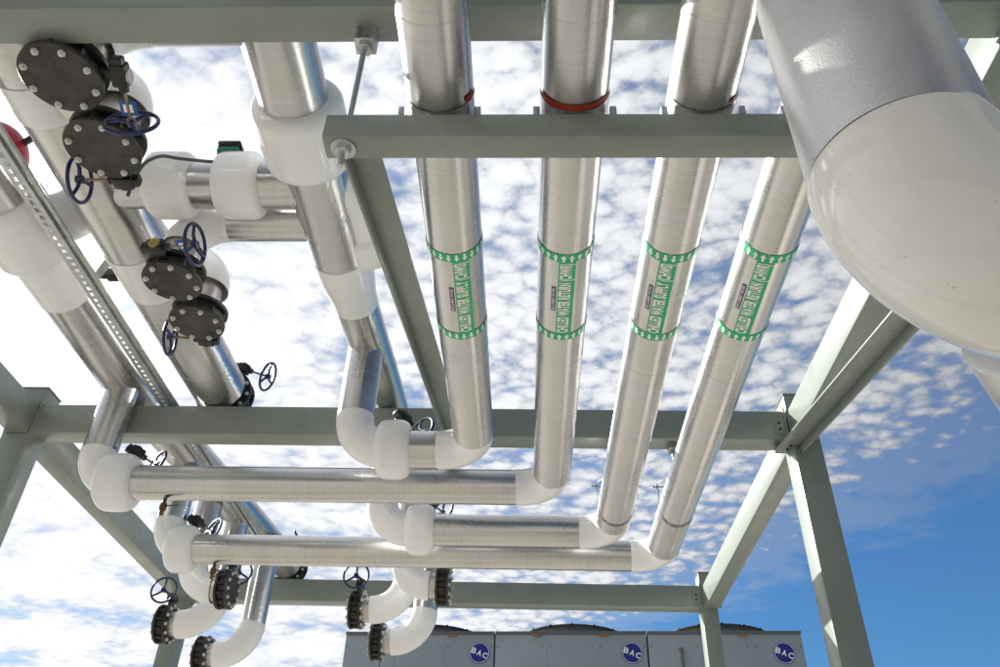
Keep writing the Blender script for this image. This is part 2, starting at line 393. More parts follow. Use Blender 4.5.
def make_valve(R, nb, sign, cap, lugs, tagm=False, oper=True, tilt=0):
    root = bpy.data.objects.new('butterfly_valve', None); COL.objects.link(root); root.empty_display_size = .1
    # pipe flange and lugged body
    bm = BM(); tube(bm, [(0, 0, 0), (0, 0, .002), (0, 0, .022), (0, 0, .025)], [R*.96, R, R, R*.97], 48); obj('pipe_flange', bm, BLACK, root, local=True)
    bm = BM(); seg = 96
    prof = [(.024, .80), (.028, .84), (.080, .84), (.086, .80)]
    rings = []
    for z, q in prof:
        ring = []
        for k in range(seg):
            a = 2*PI*k/seg; lug = max(0, math.cos(a*nb))**.6 if lugs else max(0, math.cos(a*nb))**4*.7
            ring.append(bm.verts.new((R*(q+.15*lug)*math.cos(a), R*(q+.15*lug)*math.sin(a), z)))
        rings.append(ring)
    for i in range(3):
        for k in range(seg): bm.faces.new((rings[i][k], rings[i][(k+1) % seg], rings[i+1][(k+1) % seg], rings[i+1][k]))
    bm.faces.new(list(reversed(rings[0]))); bm.faces.new(rings[-1])
    obj('valve_body', bm, BLACK, root, local=True)
    bm = BM(); tube(bm, [(0, 0, .087), (0, 0, .089), (0, 0, .107), (0, 0, .110)], [R*.97, R, R, R*.985], 56)
    bf = obj('blind_flange', bm, BLIND, root, local=True)
    bm = BM(); hexbolt(bm, (0, 0, 0), (0, 0, 1), .0165, .012, .008); b0 = obj('bolt', bm, BOLT, root, local=True)
    for k in range(nb):
        a = 2*PI*(k+.5)/nb
        o = b0 if k == 0 else b0.copy()
        if k: COL.objects.link(o)
        o.location = (R*.83*math.cos(a), R*.83*math.sin(a), .110); o.rotation_euler = (0, 0, a)
    if lugs:
        for k in range(nb):
            a = 2*PI*(k+.5)/nb; o = b0.copy(); COL.objects.link(o)
            o.location = (R*.88*math.cos(a), R*.88*math.sin(a), 0); o.rotation_euler = (PI, 0, a)
    if oper: operator(root, Matrix.Translation((R*.9, 0, .055)) @ Matrix.Rotation(tilt, 4, 'X'), sign, cap=cap, tagm=tagm)
    return root
def valve(o, out, rad, lab, sign=-1, R=.172, nb=8, cap=None, lugs=False, tagm=False, scale=1.0, name='butterfly_valve', oper=True, tilt=0):
    key = (R, nb, sign, cap.name if cap else '', lugs, tagm, oper, tilt)
    if key not in PROTO: PROTO[key] = root = make_valve(R, nb, sign, cap, lugs, tagm, oper, tilt)
    else: root = dup(PROTO[key])
    z = Vector(out).normalized(); x = Vector(rad); x = (x-z*x.dot(z)).normalized(); y = z.cross(x)
    root.matrix_basis = Matrix(((x.x, y.x, z.x, o[0]), (x.y, y.y, z.y, o[1]), (x.z, y.z, z.z, o[2]), (0, 0, 0, 1))) @ Matrix.Scale(scale, 4)
    tag(root, lab, 'valve', 'black blanked valves on the headers')
    return root

# ------------------------------------------------------------------ the four labelled pipe lines
ZP = 2.5; RP = .122
def wrap(bm, xc, zc, r, phi0, yfun):
    """flat sheet (x = along the text, y = across it) laid round a pipe that runs along Y"""
    for v in bm.verts:
        ph = phi0-v.co.y/r
        y = yfun(v.co.x); rr = r+v.co.z
        v.co = Vector((xc+rr*math.sin(ph), y, zc-rr*math.cos(ph)))
def strip(x0, x1, y0, y1, nx, ny, z=0):
    bm = BM()
    V = [[bm.verts.new((x0+(x1-x0)*i/nx, y0+(y1-y0)*j/ny, z)) for j in range(ny+1)] for i in range(nx+1)]
    for i in range(nx):
        for j in range(ny): bm.faces.new((V[i][j], V[i+1][j], V[i+1][j+1], V[i][j+1]))
    return bm
def flipdown(bm): bmesh.ops.recalc_face_normals(bm, faces=bm.faces); return bm
def wrapped_text(s, x0, x1, yc, h, z, bold):
    bm, a, b, c, d = text_bm(s, bold)
    for v in bm.verts: v.co = Vector((x0+(v.co.x-a)/(b-a)*(x1-x0), yc+((v.co.y-c)/(d-c)-.5)*h, z))
    for k in range(1, 6):
        bmesh.ops.bisect_plane(bm, geom=bm.verts[:]+bm.edges[:]+bm.faces[:], plane_co=(0, yc-h/2+h*k/6, 0), plane_no=(0, 1, 0))
    return bm
def marker(parent, xc, text, phi0, toward, y0=2.585, y1=3.2, r=RP):
    L = y1-y0; yf = lambda s: y1-s
    W = .076
    bm = strip(0.02, L-.02, -W/2, W/2, 2, 8, .0016); wrap(bm, xc, ZP, r, phi0, yf)
    mk = obj('pipe_marker', bm, GREEN, parent)
    bm = wrapped_text(text, .064, L-.060, -.002, W*.92, .0032, .045); wrap(bm, xc, ZP, r, phi0, yf)
    obj('lettering', bm, WHITE, mk)
    for s in (0.0, L-.055):
        bm = strip(s+.002, s+.052, 0, 2*PI*r*.997, 1, 48, .0020); wrap(bm, xc, ZP, r, phi0, yf)
        ab = obj('arrow_band', bm, GREEN, parent)
        bm = BM(); na = 22
        for k in range(na):
            c = 2*PI*r*(k+.5)/na; hw = .0125; sgn = 1 if toward else -1; m0 = s+.027
            P = [(-.021, -.0055), (.000, -.0055), (.000, -hw), (.021, 0), (.000, hw), (.000, .0055), (-.021, .0055)]
            vs = [bm.verts.new((m0+sgn*px, c+py, .0034)) for px, py in P]
            bm.faces.new(vs if toward else list(reversed(vs)))
        wrap(bm, xc, ZP, r, phi0, yf)
        obj('arrow', bm, WHITE, ab)
    # small purple sticker beside the green strip
    yc = W/2+.018
    bm = strip(.22, .39, yc-.012, yc+.010, 2, 4, .0012); wrap(bm, xc, ZP, r, phi0, yf)
    st = obj('sticker', bm, PURPLE, parent)
    bm = wrapped_text('RECLAIMED WATER', .228, .382, yc-.001, .013, .0026, .01); wrap(bm, xc, ZP, r, phi0, yf)
    obj('lettering', bm, WHITE, st)

RB = .22
LINES = [ # x, run y, riser x, drum x, riser top z, text, phi, arrow towards us, label
 (-.325, 4.53, -1.11, -.835, 3.33, 'CHILLED WATER SUPPLY (CHWS)', .28, False, 'silver chilled water supply pipe, leftmost of the four green labelled pipes'),
 (.165, 5.035, -3.01, -2.80, 3.33, 'CHILLED WATER RETURN (CHWR)', .05, True, 'silver chilled water return pipe second from left, with the longest run to the far left'),
 (.625, 5.755, -1.10, -.79, 3.30, 'CHILLED WATER SUPPLY (CHWS)', -.17, False, 'silver chilled water supply pipe third from left, with a clevis hanger near its elbow'),
 (1.05, 6.20, -2.905, -2.745, 3.33, 'CHILLED WATER RETURN (CHWR)', -.25, True, 'silver chilled water return pipe, rightmost and steepest of the green labelled pipes')]
for i, (x, ry, xr, xd, zr, txt, phi, tw, lab) in enumerate(LINES):
    t = thing('insulated_pipe', (x, 2.0, ZP-RP), lab, 'pipe', 'chilled water pipes with green labels')
    bm = BM(); pipe(bm, (x, -1.2, ZP), (x, 1.93, ZP), RP+.001, 56, 1.1, .5); obj('pipe_jacket', bm, ALU_PEEL, t)
    bm = BM(); pipe(bm, (x, 1.93, ZP), (x, ry-RB, ZP), RP, 56, 1.43-.5, 1.43+.07*i); obj('pipe_jacket', bm, ALU, t)
    bm = BM(); elbow(bm, (x, ry, ZP), (0, 1, 0), (-1, 0, 0), RB, RP+.0005); obj('elbow_cover', bm, PVC, t)
    bm = BM(); pipe(bm, (x-RB, ry, ZP), (xd, ry, ZP), RP-.004, 56, 1.0, .55); obj('run_jacket', bm, ALU, t)
    bm = BM(); drum(bm, (xd, ry, ZP), (1, 0, 0), .108 if i != 1 else .12, .188 if i != 1 else .198, RP-.01, round_=.07); dm = obj('valve_cover', bm, PVC, t)
    bm = BM(); tube(bm, [(xd, ry, ZP), (xr+RB, ry, ZP)], RP-.004, 40); obj('pipe_stub', bm, PVC, t)
    bm = BM(); elbow(bm, (xr, ry, ZP), (-1, 0, 0), (0, 0, 1), RB, RP-.0005); obj('elbow_cover', bm, PVC, t)
    bm = BM(); pipe(bm, (xr, ry, ZP+RB), (xr, ry, zr), RP-.003, 48, .5, .3); obj('riser_jacket', bm, ALU, t)
    marker(t, x, txt, phi, tw)
    # valve operator poking out of the cover
    sg = 1
    yv = Vector((.62, .78, 0)); xv = Vector((0, .25, 1)).normalized(); zv = xv.cross(yv).normalized(); yv = zv.cross(xv)
    o = Vector((xd+.03, ry+.03, ZP+.178))
    M = Matrix.Translation(o-Vector(t.location)) @ Matrix(((xv.x, yv.x, zv.x, 0), (xv.y, yv.y, zv.y, 0), (xv.z, yv.z, zv.z, 0), (0, 0, 0, 1)))
    operator(t, M, 1, arm=.16)
    # pipe shield and pad on the trapeze
    bm = BM(); uvl = bm.loops.layers.uv.verify()
    for k in range(24):
        a0 = PI*(-.5+.0)+.2+(PI-.4)*k/24; a1 = -PI/2+.2+(PI-.4)*(k+1)/24
        q = []
        for yy in (1.842, 1.952):
            for a in (a0, a1): q.append(bm.verts.new((x+(RP+.004)*math.sin(a), yy, ZP-(RP+.004)*math.cos(a))))
        bm.faces.new((q[0], q[1], q[3], q[2]))
    bmesh.ops.remove_doubles(bm, verts=bm.verts, dist=.0005)
    obj('pipe_shield', bm, GALV, t)
    a0, a1 = ((.9, 1.45), (-1.35, 1.35), (.75, 1.4), (.8, 1.3))[i]
    bm = BM()
    for k in range(20):
        q = []
        for yy in (1.812, 1.836):
            for a in (a0+(a1-a0)*k/20, a0+(a1-a0)*(k+1)/20): q.append(bm.verts.new((x+(RP+.006)*math.sin(a), yy, ZP-(RP+.006)*math.cos(a))))
        bm.faces.new((q[0], q[1], q[3], q[2]))
    bmesh.ops.remove_doubles(bm, verts=bm.verts, dist=.0005)
    obj('rubber_pad', bm, REDPAD, t)
    # strap clamps either side
    for s in (-1, 1):
        bm = BM(); box(bm, (x+s*.138-.012, 1.87, TZ1+.001), (x+s*.138+.012, 1.925, TZ1+.075), .003)
        box(bm, (x+s*.138-.03, 1.865, TZ1+.0015), (x+s*.138+.03, 1.93, TZ1+.008), .002)
        obj('pipe_clamp', bm, GALV, t)

# small drain cocks below two of the runs
def drain(x, y, z, lab):
    t = thing('drain_valve', (x, y, z-.12), lab, 'valve', 'bronze drain cocks under the long runs')
    bm = BM(); tube(bm, [(x, y, z), (x, y, z-.035), (x, y, z-.036), (x, y, z-.06), (x, y, z-.085), (x, y, z-.086), (x, y, z-.12)], [.012, .012, .02, .024, .02, .013, .013], 14); obj('cock_body', bm, BRASS, t)
    bm = BM(); bar(bm, (x+.02, y-.01, z-.058), (x+.11, y-.03, z-.062), .014, .005, bev=.001); tube(bm, [(x, y, z-.05), (x+.026, y-.01, z-.058)], .008, 10); obj('lever', bm, NAVY, t)
drain(-2.44, 5.03, ZP-.118, 'small bronze drain cock under the upper long run near its white valve cover')
drain(-2.46, 6.20, ZP-.118, 'small bronze drain cock under the lower long run beside a black flange')

# clevis hangers at the ends of the two right pipes
for x, y, lab in ((.625, 5.36, 'clevis hanger band round the third labelled pipe above its elbow'), (1.05, 5.36, 'clevis hanger band round the rightmost labelled pipe above its elbow')):
    t = thing('clevis_hanger', (x, y, ZP), lab, 'pipe hanger', 'clevis hangers on the labelled pipes')
    r = RP+.005
    def ribbon(P, w):
        bm = BM(); V = [[bm.verts.new((p[0], p[1]+s*w/2, p[2])) for s in (-1, 1)] for p in P]
        for a, b in zip(V, V[1:]): bm.faces.new((a[0], a[1], b[1], b[0]))
        bmesh.ops.solidify(bm, geom=bm.faces[:], thickness=.004); return bm
    P = [(x-r, y-.12, ZP+.10)]+[(x+r*math.sin(a), y+.0-.05*(1-math.cos(a)), ZP-r*math.cos(a)) for a in [-PI/2+PI*k/24 for k in range(25)]]+[(x+r, y-.12, ZP+.10)]
    obj('lower_band', ribbon(P, .028), GALV, t)
    P = [(x-r-.006, y-.12, ZP+.09), (x-r-.006, y-.12, ZP+.15), (x-.03, y-.12, ZP+.215), (x+.03, y-.12, ZP+.215), (x+r+.006, y-.12, ZP+.15), (x+r+.006, y-.12, ZP+.09)]
    obj('yoke', ribbon(P, .026), GALV, t)
    bm = BM(); tube(bm, [(x-r-.045, y-.12, ZP+.118), (x+r+.045, y-.12, ZP+.118)], .007, 10)
    for s in (-1, 1): hexbolt(bm, (x+s*(r+.01), y-.12, ZP+.118), (s, 0, 0), .014, .012)
    obj('cross_bolt', bm, GALV, t)
    bm = BM(); tube(bm, [(x, y-.12, ZP+.19), (x, y-.12, ZB-.02)], .008, 12); rd = obj('rod', bm, GALV, t)
    bm = BM(); box(bm, (x-.03, y-.17, ZB-.045), (x+.03, y-.07, ZB-.001), .004); hexbolt(bm, (x, y-.12, ZB-.045), (0, 0, -1), .016, .016); obj('beam_clamp', bm, FRAME, t)

# ------------------------------------------------------------------ headers on top of the frame
def spool(bm, a, b, r): return tube(bm, [a, b], r, 40)
# header C: thick, then reduced
tc = thing('header_pipe', (-1.16, 2.5, 3.19), 'thick silver header with a white drum and white reducer, right of the hanging valves', 'header pipe', 'large header pipes on the rack')
bm = BM(); pipe(bm, (-1.17, -1.2, 3.362), (-1.17, 2.56, 3.362), .172, 56, 1.2, .2); obj('pipe_jacket', bm, ALU_PEEL, tc)
bm = BM(); drum(bm, (-1.165, 2.72, 3.362), (0, 1, 0), .205, .235, .165, 56, .06); obj('coupling_cover', bm, PVC, tc)
bm = BM(); pipe(bm, (-1.16, 2.88, 3.362), (-1.14, 3.70, 3.360), .172, 56, 0); obj('pipe_jacket', bm, ALU_PEEL, tc)
bm = BM(); a = Vector((-1.141, 3.66, 3.36)); b = Vector((-1.115, 4.10, 3.335)); P, R = [], []
for s, q in ((0, .170), (0, .1765), (.12, .178), (.35, .176), (.55, .165), (.75, .151), (.9, .146), (1, .145), (1, .138)): P.append(a.lerp(b, s)); R.append(q)
tube(bm, P, R, 56, cap=False); obj('reducer_cover', bm, PVC, tc)
bm = BM(); pipe(bm, (-1.115, 4.08, 3.332), (-1.06, 5.3, 3.332), .140, 52, .62, .7); obj('pipe_jacket', bm, ALU, tc)
bm = BM(); pipe(bm, (-1.06, 5.3, 3.332), (-.985, 8.0, 3.332), .138, 52, .9, .3); obj('pipe_jacket', bm, ALU, tc)
# white side branch that curls away behind the header
bm = BM(); P, R = lip_path([(-1.16, 3.10, 3.40)]+arc((-.965, 3.10, 3.40), (1, 0, 0), (0, 1, 0), .19)+[(-.965, 3.50, 3.40)], .135); tube(bm, P, R, 44, cap=True); obj('branch_elbow', bm, PVC, tc)
bm = BM(); drum(bm, (-.965, 3.58, 3.40), (0, 1, 0), .13, .165, .05, 44, .07); obj('coupling_cover', bm, PVC, tc)

# header A: the long diagonal one carrying the hanging valves
XA, ZA, RA = -2.41, 3.388, .195
ta = thing('header_pipe', (XA, 2.5, 3.19), 'long silver header crossing the left side, ending in a black valve at the middle beam', 'header pipe', 'large header pipes on the rack')
bm = BM(); pipe(bm, (XA, -1.2, ZA), (XA, 2.29, ZA), RA, 60, 1.1, .5); obj('pipe_jacket', bm, ALU, ta)
bm = BM(); pipe(bm, (XA, 2.29, ZA), (-2.36, 5.20, ZA), RA, 60, .95, .62); obj('pipe_jacket', bm, ALU, ta)
for y, hl in ((2.456, .10), (3.767, .17)):
    bm = BM(); P, R = lip_path([(XA, y-hl, ZA), (XA, y, ZA), (XA, y+hl, ZA)], RA+.006, .006)
    for q in P: q.x = XA+max(0, q.y-2.29)*.05/2.91
    tube(bm, P, R, 60, cap=False)
    tube(bm, [(XA+.12, y, 3.375), (-2.17, y, 3.375)], [.165, .145], 44, cap=False); obj('tee_cover', bm, PVC, ta)
    bm = BM(); elbow(bm, (-1.967, y, 3.375), (1, 0, 0), (0, 0, -1), .205, .142); obj('elbow_cover', bm, PVC, ta)
    bm = BM(); spool(bm, (-1.967, y, 3.18), (-1.967, y, 3.01), .105); obj('nozzle', bm, STEEL_RAW, ta)
bm = BM(); spool(bm, (-2.36, 5.19, ZA), (-2.36, 5.26, ZA), .165); obj('nozzle', bm, STEEL_RAW, ta)

def lap(parent, a, b, r, ang):
    a = Vector(a); b = Vector(b); d = (b-a).normalized(); o = Vector((math.sin(ang), 0, -math.cos(ang)))
    bm = BM(); bar(bm, a+o*r, b+o*r, .028, .003, o, .001)
    L_ = (b-a).length; t_ = .12
    while t_ < L_-.05: hexbolt(bm, a+d*t_+o*(r+.001), o, .004, .003); t_ += .16
    obj('lap_seam', bm, ALU, parent)
lap(ta, (XA, -1.2, ZA), (XA, 2.28, ZA), RA, 1.02)
lap(ta, (XA+.012, 2.64, ZA), (-2.365, 5.18, ZA), RA, 1.1)
lap(tc, (-1.17, -1.2, 3.362), (-1.17, 2.5, 3.362), .172, 1.15)
lap(tc, (-1.16, 2.95, 3.362), (-1.142, 3.64, 3.36), .172, 1.15)

# header B: leftmost
XB, ZBH, RBH = -3.02, 3.362, .170
tb = thing('header_pipe', (XB, 3.5, 3.19), 'leftmost silver header with white tee and reducer, passing under the slotted strut', 'header pipe', 'large header pipes on the rack')
bm = BM(); pipe(bm, (XB, -1.2, ZBH), (XB, 3.22, ZBH), RBH, 56, 1.2, .5); obj('pipe_jacket', bm, ALU, tb)
bm = BM(); drum(bm, (XB, 3.42, ZBH), (0, 1, 0), .24, .232, .165, 56, .07); obj('tee_cover', bm, PVC, tb)
bm = BM(); P, R = lip_path([(XB, 3.62, ZBH), (XB, 3.8, ZBH), (XB, 4.02, ZBH)], RBH+.008, .007); tube(bm, P, R, 56, cap=False); obj('sleeve_cover', bm, PVC, tb)
bm = BM(); P, R = lip_path([(XB+.1, 3.42, 3.40)]+arc((-2.72, 3.42, 3.40), (1, 0, 0), (0, .25, 1), .18)+[(-2.72, 3.50, 3.72)], .150); tube(bm, P, R, 44, cap=True); obj('branch_elbow', bm, PVC, tb)
bm = BM(); pipe(bm, (XB, 3.98, ZBH), (XB, 5.31, ZBH), RBH, 56, .8, .5); obj('pipe_jacket', bm, ALU, tb)
bm = BM(); pipe(bm, (XB, 5.31, ZBH), (-2.66, 8.72, ZBH), RBH, 56, .9, .3); obj('pipe_jacket', bm, ALU, tb)
hb = lambda y: XB+(y-5.31)*(.36/3.41)
hc = lambda y: -1.06+(y-5.3)*(.075/2.7)
bm = BM(); spool(bm, (-2.66, 8.71, ZBH), (-2.652, 8.77, ZBH), .145); obj('nozzle', bm, STEEL_RAW, tb)

# drops at the far ends of headers B and C
def drop(parent, x, y, z, d, R, xv, ztop, lab, rad, sign, oper=True):
    bm = BM(); pipe(bm, (x, y, ztop), (x, y, z+R), .119, 44, .45, .3); obj('riser_jacket', bm, ALU, parent)
    bm = BM(); elbow(bm, (x, y, z), (0, 0, -1), (d, 0, 0), R, .122); obj('elbow_cover', bm, PVC, parent)
    bm = BM(); spool(bm, (x+d*(R-.01), y, z), (xv, y, z), .108); obj('nozzle', bm, STEEL_RAW, parent)
    valve((xv, y, z), (d, 0, 0), rad, lab, sign, .168, 12, None, True, oper=oper)
drop(tb, -2.90, 6.85, 2.41, 1, .22, -2.62, 3.30, 'round black blind flange facing right, directly under the left end of the lowest run', (0, 0, 1), -1)
drop(tb, -2.79, 7.32, 2.25, -1, .30, -3.16, 3.30, 'black blanked valve facing left with a handwheel, beside the far left column', (0, 0, 1), -1)
drop(tb, -2.60, 7.82, 2.13, -1, .28, -2.95, 3.30, 'lowest black blanked valve at bottom left, on the elbow below the others', (0, 1, 0), 1)
drop(tc, -1.05, 6.85, 2.47, 1, .22, -.76, 3.30, 'black blanked valve facing right, under the middle of the lowest run', (0, 1, 0), -1, False)
drop(tc, -1.09, 7.32, 2.41, -1, .29, -1.46, 3.30, 'black blanked valve facing left with a wheel on top, under the middle run', (0, 0, 1), -1)
drop(tc, -.965, 7.82, 2.28, -1, .28, -1.33, 3.30, 'lowest black blanked valve in the middle, on an elbow in front of the cooling tower', (0, 1, 0), 1)

# cross pipes between headers C and A
for y, r, lab in ((2.075, .128, 'topmost silver cross branch with white elbow, half hidden by the nearest beam'), (3.393, .112, 'lower silver cross branch with white elbow turning down to a valve')):
    t = thing('branch_pipe', (-1.6, y, 3.36-r), lab, 'pipe', 'cross branches between the headers')
    bm = BM(); pipe(bm, (-1.17, y, 3.362), (-1.77, y, 3.362), r, 48, 0); obj('pipe_jacket', bm, ALU, t)
    bm = BM(); elbow(bm, (-1.967, y, 3.362), (-1, 0, 0), (0, 0, -1), .205, r+.006); obj('elbow_cover', bm, PVC, t)
    bm = BM(); spool(bm, (-1.967, y, 3.17), (-1.967, y, 3.01), .102); obj('nozzle', bm, STEEL_RAW, t)
t = thing('branch_pipe', (-1.8, 3.1, 3.22), 'silver bypass pipe with two white drum covers between the two headers', 'pipe', 'cross branches between the headers')
bm = BM(); pipe(bm, (-1.17, 3.105, 3.365), (-2.40, 3.105, 3.365), .130, 48, 0); obj('pipe_jacket', bm, ALU, t)
for x in (-1.985, -1.60):
    bm = BM(); drum(bm, (x, 3.105, 3.365), (1, 0, 0), .125, .188, .125, 48, .055); obj('coupling_cover', bm, PVC, t)
t2 = thing('valve_actuator', (-1.66, 3.03, 3.54), 'green and black box actuator between the two white drums of the bypass', 'actuator')
bm = BM(); box(bm, (-1.735, 2.97, 3.49), (-1.615, 3.06, 3.545), .01); obj('housing', bm, ACT_GREEN, t2)
bm = BM(); box(bm, (-1.74, 2.965, 3.547), (-1.61, 3.065, 3.585), .01); obj('cover', bm, BLACK, t2)
bm = BM(); tube(bm, [(-1.675, 3.02, 3.495), (-1.675, 3.08, 3.44)], .02, 14); obj('mount', bm, BLACK, t2)
bm = BM()
P0 = [Vector(q) for q in ((-2.0, 2.80, 2.96), (-1.99, 2.78, 3.06), (-1.97, 2.78, 3.18), (-1.93, 2.82, 3.28), (-1.86, 2.86, 3.31), (-1.78, 2.9, 3.34), (-1.70, 2.95, 3.39), (-1.68, 2.985, 3.492))]
P = []
for i in range(len(P0)-1):
    p0, p1, p2, p3 = P0[max(0, i-1)], P0[i], P0[i+1], P0[min(len(P0)-1, i+2)]
    for k in range(6):
        s = k/6; P.append(.5*((2*p1)+(p2-p0)*s+(2*p0-5*p1+4*p2-p3)*s*s+(3*p1-p0-3*p2+p3)*s**3))
P.append(P0[-1]); tube(bm, P, .009, 10)
tag(obj('control_cable', bm, CABLE, loc=P0[0]), 'dark grey cable looping from a black gearbox to the green actuator', 'cable')

valve((-1.985, 2.07, 3.01), (0, 0, -1), (.99, .08, 0), 'topmost hanging black blind flange with a wheel and blue tag, at the top', -1, cap=PINK, tagm=True, tilt=-.25)
valve((-1.967, 2.456, 3.01), (0, 0, -1), (-.02, 1, 0), 'second hanging black blind flange from the top, its blue wheel pointing left', -1)
valve((-1.967, 3.393, 3.01), (0, 0, -1), (-.1, -1, 0), 'third hanging black blind flange, with a brassy indicator and a wheel at its right', -1, R=.162, cap=YELLOW, tagm=True)
valve((-1.950, 3.767, 3.01), (0, 0, -1), (-.1, 1, 0), 'lowest hanging black blind flange, grey and dusty, with a wheel at its left', -1, R=.160)
valve((-2.345, 5.26, ZA), (0, 1, 0), (.35, 0, 1), 'black end valve on the long header, edge on above the middle crossbeam', 1, R=.212, nb=12, lugs=True)
valve((-2.652, 8.77, ZBH), (0, 1, 0), (-.5, 0, .8), 'black end valve on the leftmost header, edge on above the farthest crossbeam', 1, R=.2, nb=12, lugs=True)

# slotted strut along header B
bm = BM(); x0, x1, z0 = -2.745, -2.665, 3.193
ya, yb = -1.0, 8.6; h = .045
for a, b in ((x0, x0+.026), (x1-.026, x1)): box(bm, (a, ya, z0), (b, yb, z0+.004), 0)
y = ya
while y < yb-.06:
    box(bm, (x0+.026, y, z0), (x1-.026, y+.024, z0+.004), 0); y += .056
box(bm, (x0, ya, z0+.0042), (x0+.004, yb, z0+h), 0); box(bm, (x1-.004, ya, z0+.0042), (x1, yb, z0+h), 0)
st = thing('slotted_strut', (-2.7, 3, z0), 'slotted galvanised strut channel running over the leftmost header', 'strut channel')
obj('channel', bm, GALV, st)
bm = BM(); tube(bm, [(-2.645, ya, z0+.03), (-2.645, yb, z0+.03)], .016, 14); obj('conduit', bm, GALV, st)
# galvanised bracket and dark fitting behind it
t = thing('pipe_bracket', (-2.70, 3.86, 3.30), 'bent galvanised bracket with a dark fitting beside the white tee', 'bracket')
bm = BM(); bar(bm, (-2.80, 3.92, 3.32), (-2.60, 3.74, 3.42), .05, .012); obj('bent_strap', bm, GALV, t)
bm = BM(); tube(bm, [(-2.74, 3.90, 3.40), (-2.66, 3.90, 3.40)], .03, 16); box(bm, (-2.70, 3.87, 3.37), (-2.62, 3.94, 3.43), .008); obj('fitting', bm, BLACK, t)

# red expansion tank
t = thing('expansion_tank', (-3.12, 2.98, 3.53), 'red rounded expansion tank at the left edge above the leftmost header', 'tank')
bm = BM(); c = Vector((-3.27, 3.24, 3.43)); P, R = [], []
for z, r in ((.06, .05), (.064, .09), (.085, .14), (.13, .175), (.19, .20), (.26, .21), (.34, .21), (.41, .20), (.47, .175), (.515, .14), (.535, .09), (.54, .02)): P.append(c+Vector((0, 0, z))); R.append(r)
tube(bm, P, R, 48); obj('tank_shell', bm, RED, t)
bm = BM(); tube(bm, [c+Vector((0, 0, -.02)), c+Vector((0, 0, .07))], .035, 20); obj('neck', bm, BLACK, t)
bm = BM(); tube(bm, [(-3.05, 3.24, 3.40)]+arc((-3.27, 3.24, 3.40), (-1, 0, 0), (0, 0, 1), .06)+[(-3.27, 3.24, 3.47)], .03, 16); obj('connection_pipe', bm, STEEL_RAW, t)
bm = BM(); tube(bm, [c+Vector((.17, -.02, .42)), c+Vector((.235, -.04, .46))], .022, 14); obj('air_valve', bm, BLACK, t)

# ------------------------------------------------------------------ big riser in the foreground
BX, BY, BR, SE, RE = .776, 1.162, .189, 1.296, .216
t = thing('riser_pipe', (BX, BY, .74), 'very large silver riser with a big white elbow in the right foreground', 'pipe')
ax = Vector((.0, .0, 1))
bm = BM(); tube(bm, [(BX, BY, SE), (BX, BY, 1.6), (BX, BY, 1.98)], BR, 96, cap=False); pj = obj('pipe_jacket', bm, ALU_BIG, t)
bm = BM()
for a, z in ((-PI/2-.15, 1.68), (-PI/2+.35, 1.363), (-PI/2+.62, 1.488)):
    d = Vector((math.cos(a), math.sin(a), 0)); hexbolt(bm, Vector((BX, BY, z))+d*(BR-.001), d, .005, .003)
obj('screw', bm, GALV, pj)
dE = Vector((.985, .17, 0)).normalized()
P, R = lip_path(arc((BX, BY, SE-RE), (0, 0, -1), dE, RE, 28), BR+.005, .005, .010); bm = BM(); tube(bm, P, R, 96, cap=False); obj('elbow_cover', bm, PVC_BIG, t)
dU = Vector((.8, -.6, 0)); bm = BM(); tube(bm, arc((BX, BY, 2.168), (0, 0, 1), dU, .192, 20), BR, 96, cap=False); obj('pipe_jacket', bm, ALU_BIG, t)
bm = BM(); tube(bm, [(BX, BY, SE+.006), (BX, BY, SE+.0075), (BX, BY, SE+.012), (BX, BY, SE+.0135)], [BR, BR+.0022, BR+.0022, BR], 96, cap=False); obj('dark_gap_ring', bm, BLACK, t)  # black ring painting in the dark gap where elbow cover meets jacket
eu = Vector((BX, BY, 2.168))+dU*.18; bm = BM(); tube(bm, [eu, eu+dU*2.6], BR, 64); obj('pipe_jacket', bm, ALU_BIG, t)
e = arc((BX, BY, SE-RE), (0, 0, -1), dE, RE, 28)[-1]
bm = BM(); tube(bm, [e-dE*.02, e+dE*2.6], BR, 72); obj('pipe_jacket', bm, ALU_BIG, t)

t = thing('insulated_pipe', (1.10, 1.75, 1.40), 'short visible piece of silver pipe below the big white elbow at the right edge', 'pipe')
bm = BM(); P0 = Vector((1.245, 1.75, 1.305)); dP = Vector((.63, .78, 0))
tube(bm, [P0, P0+dP*.004, P0+dP*.03, P0+dP*3.2], [.085, .100, .101, .101], 48); obj('pipe_jacket', bm, ALU_BIG, t)

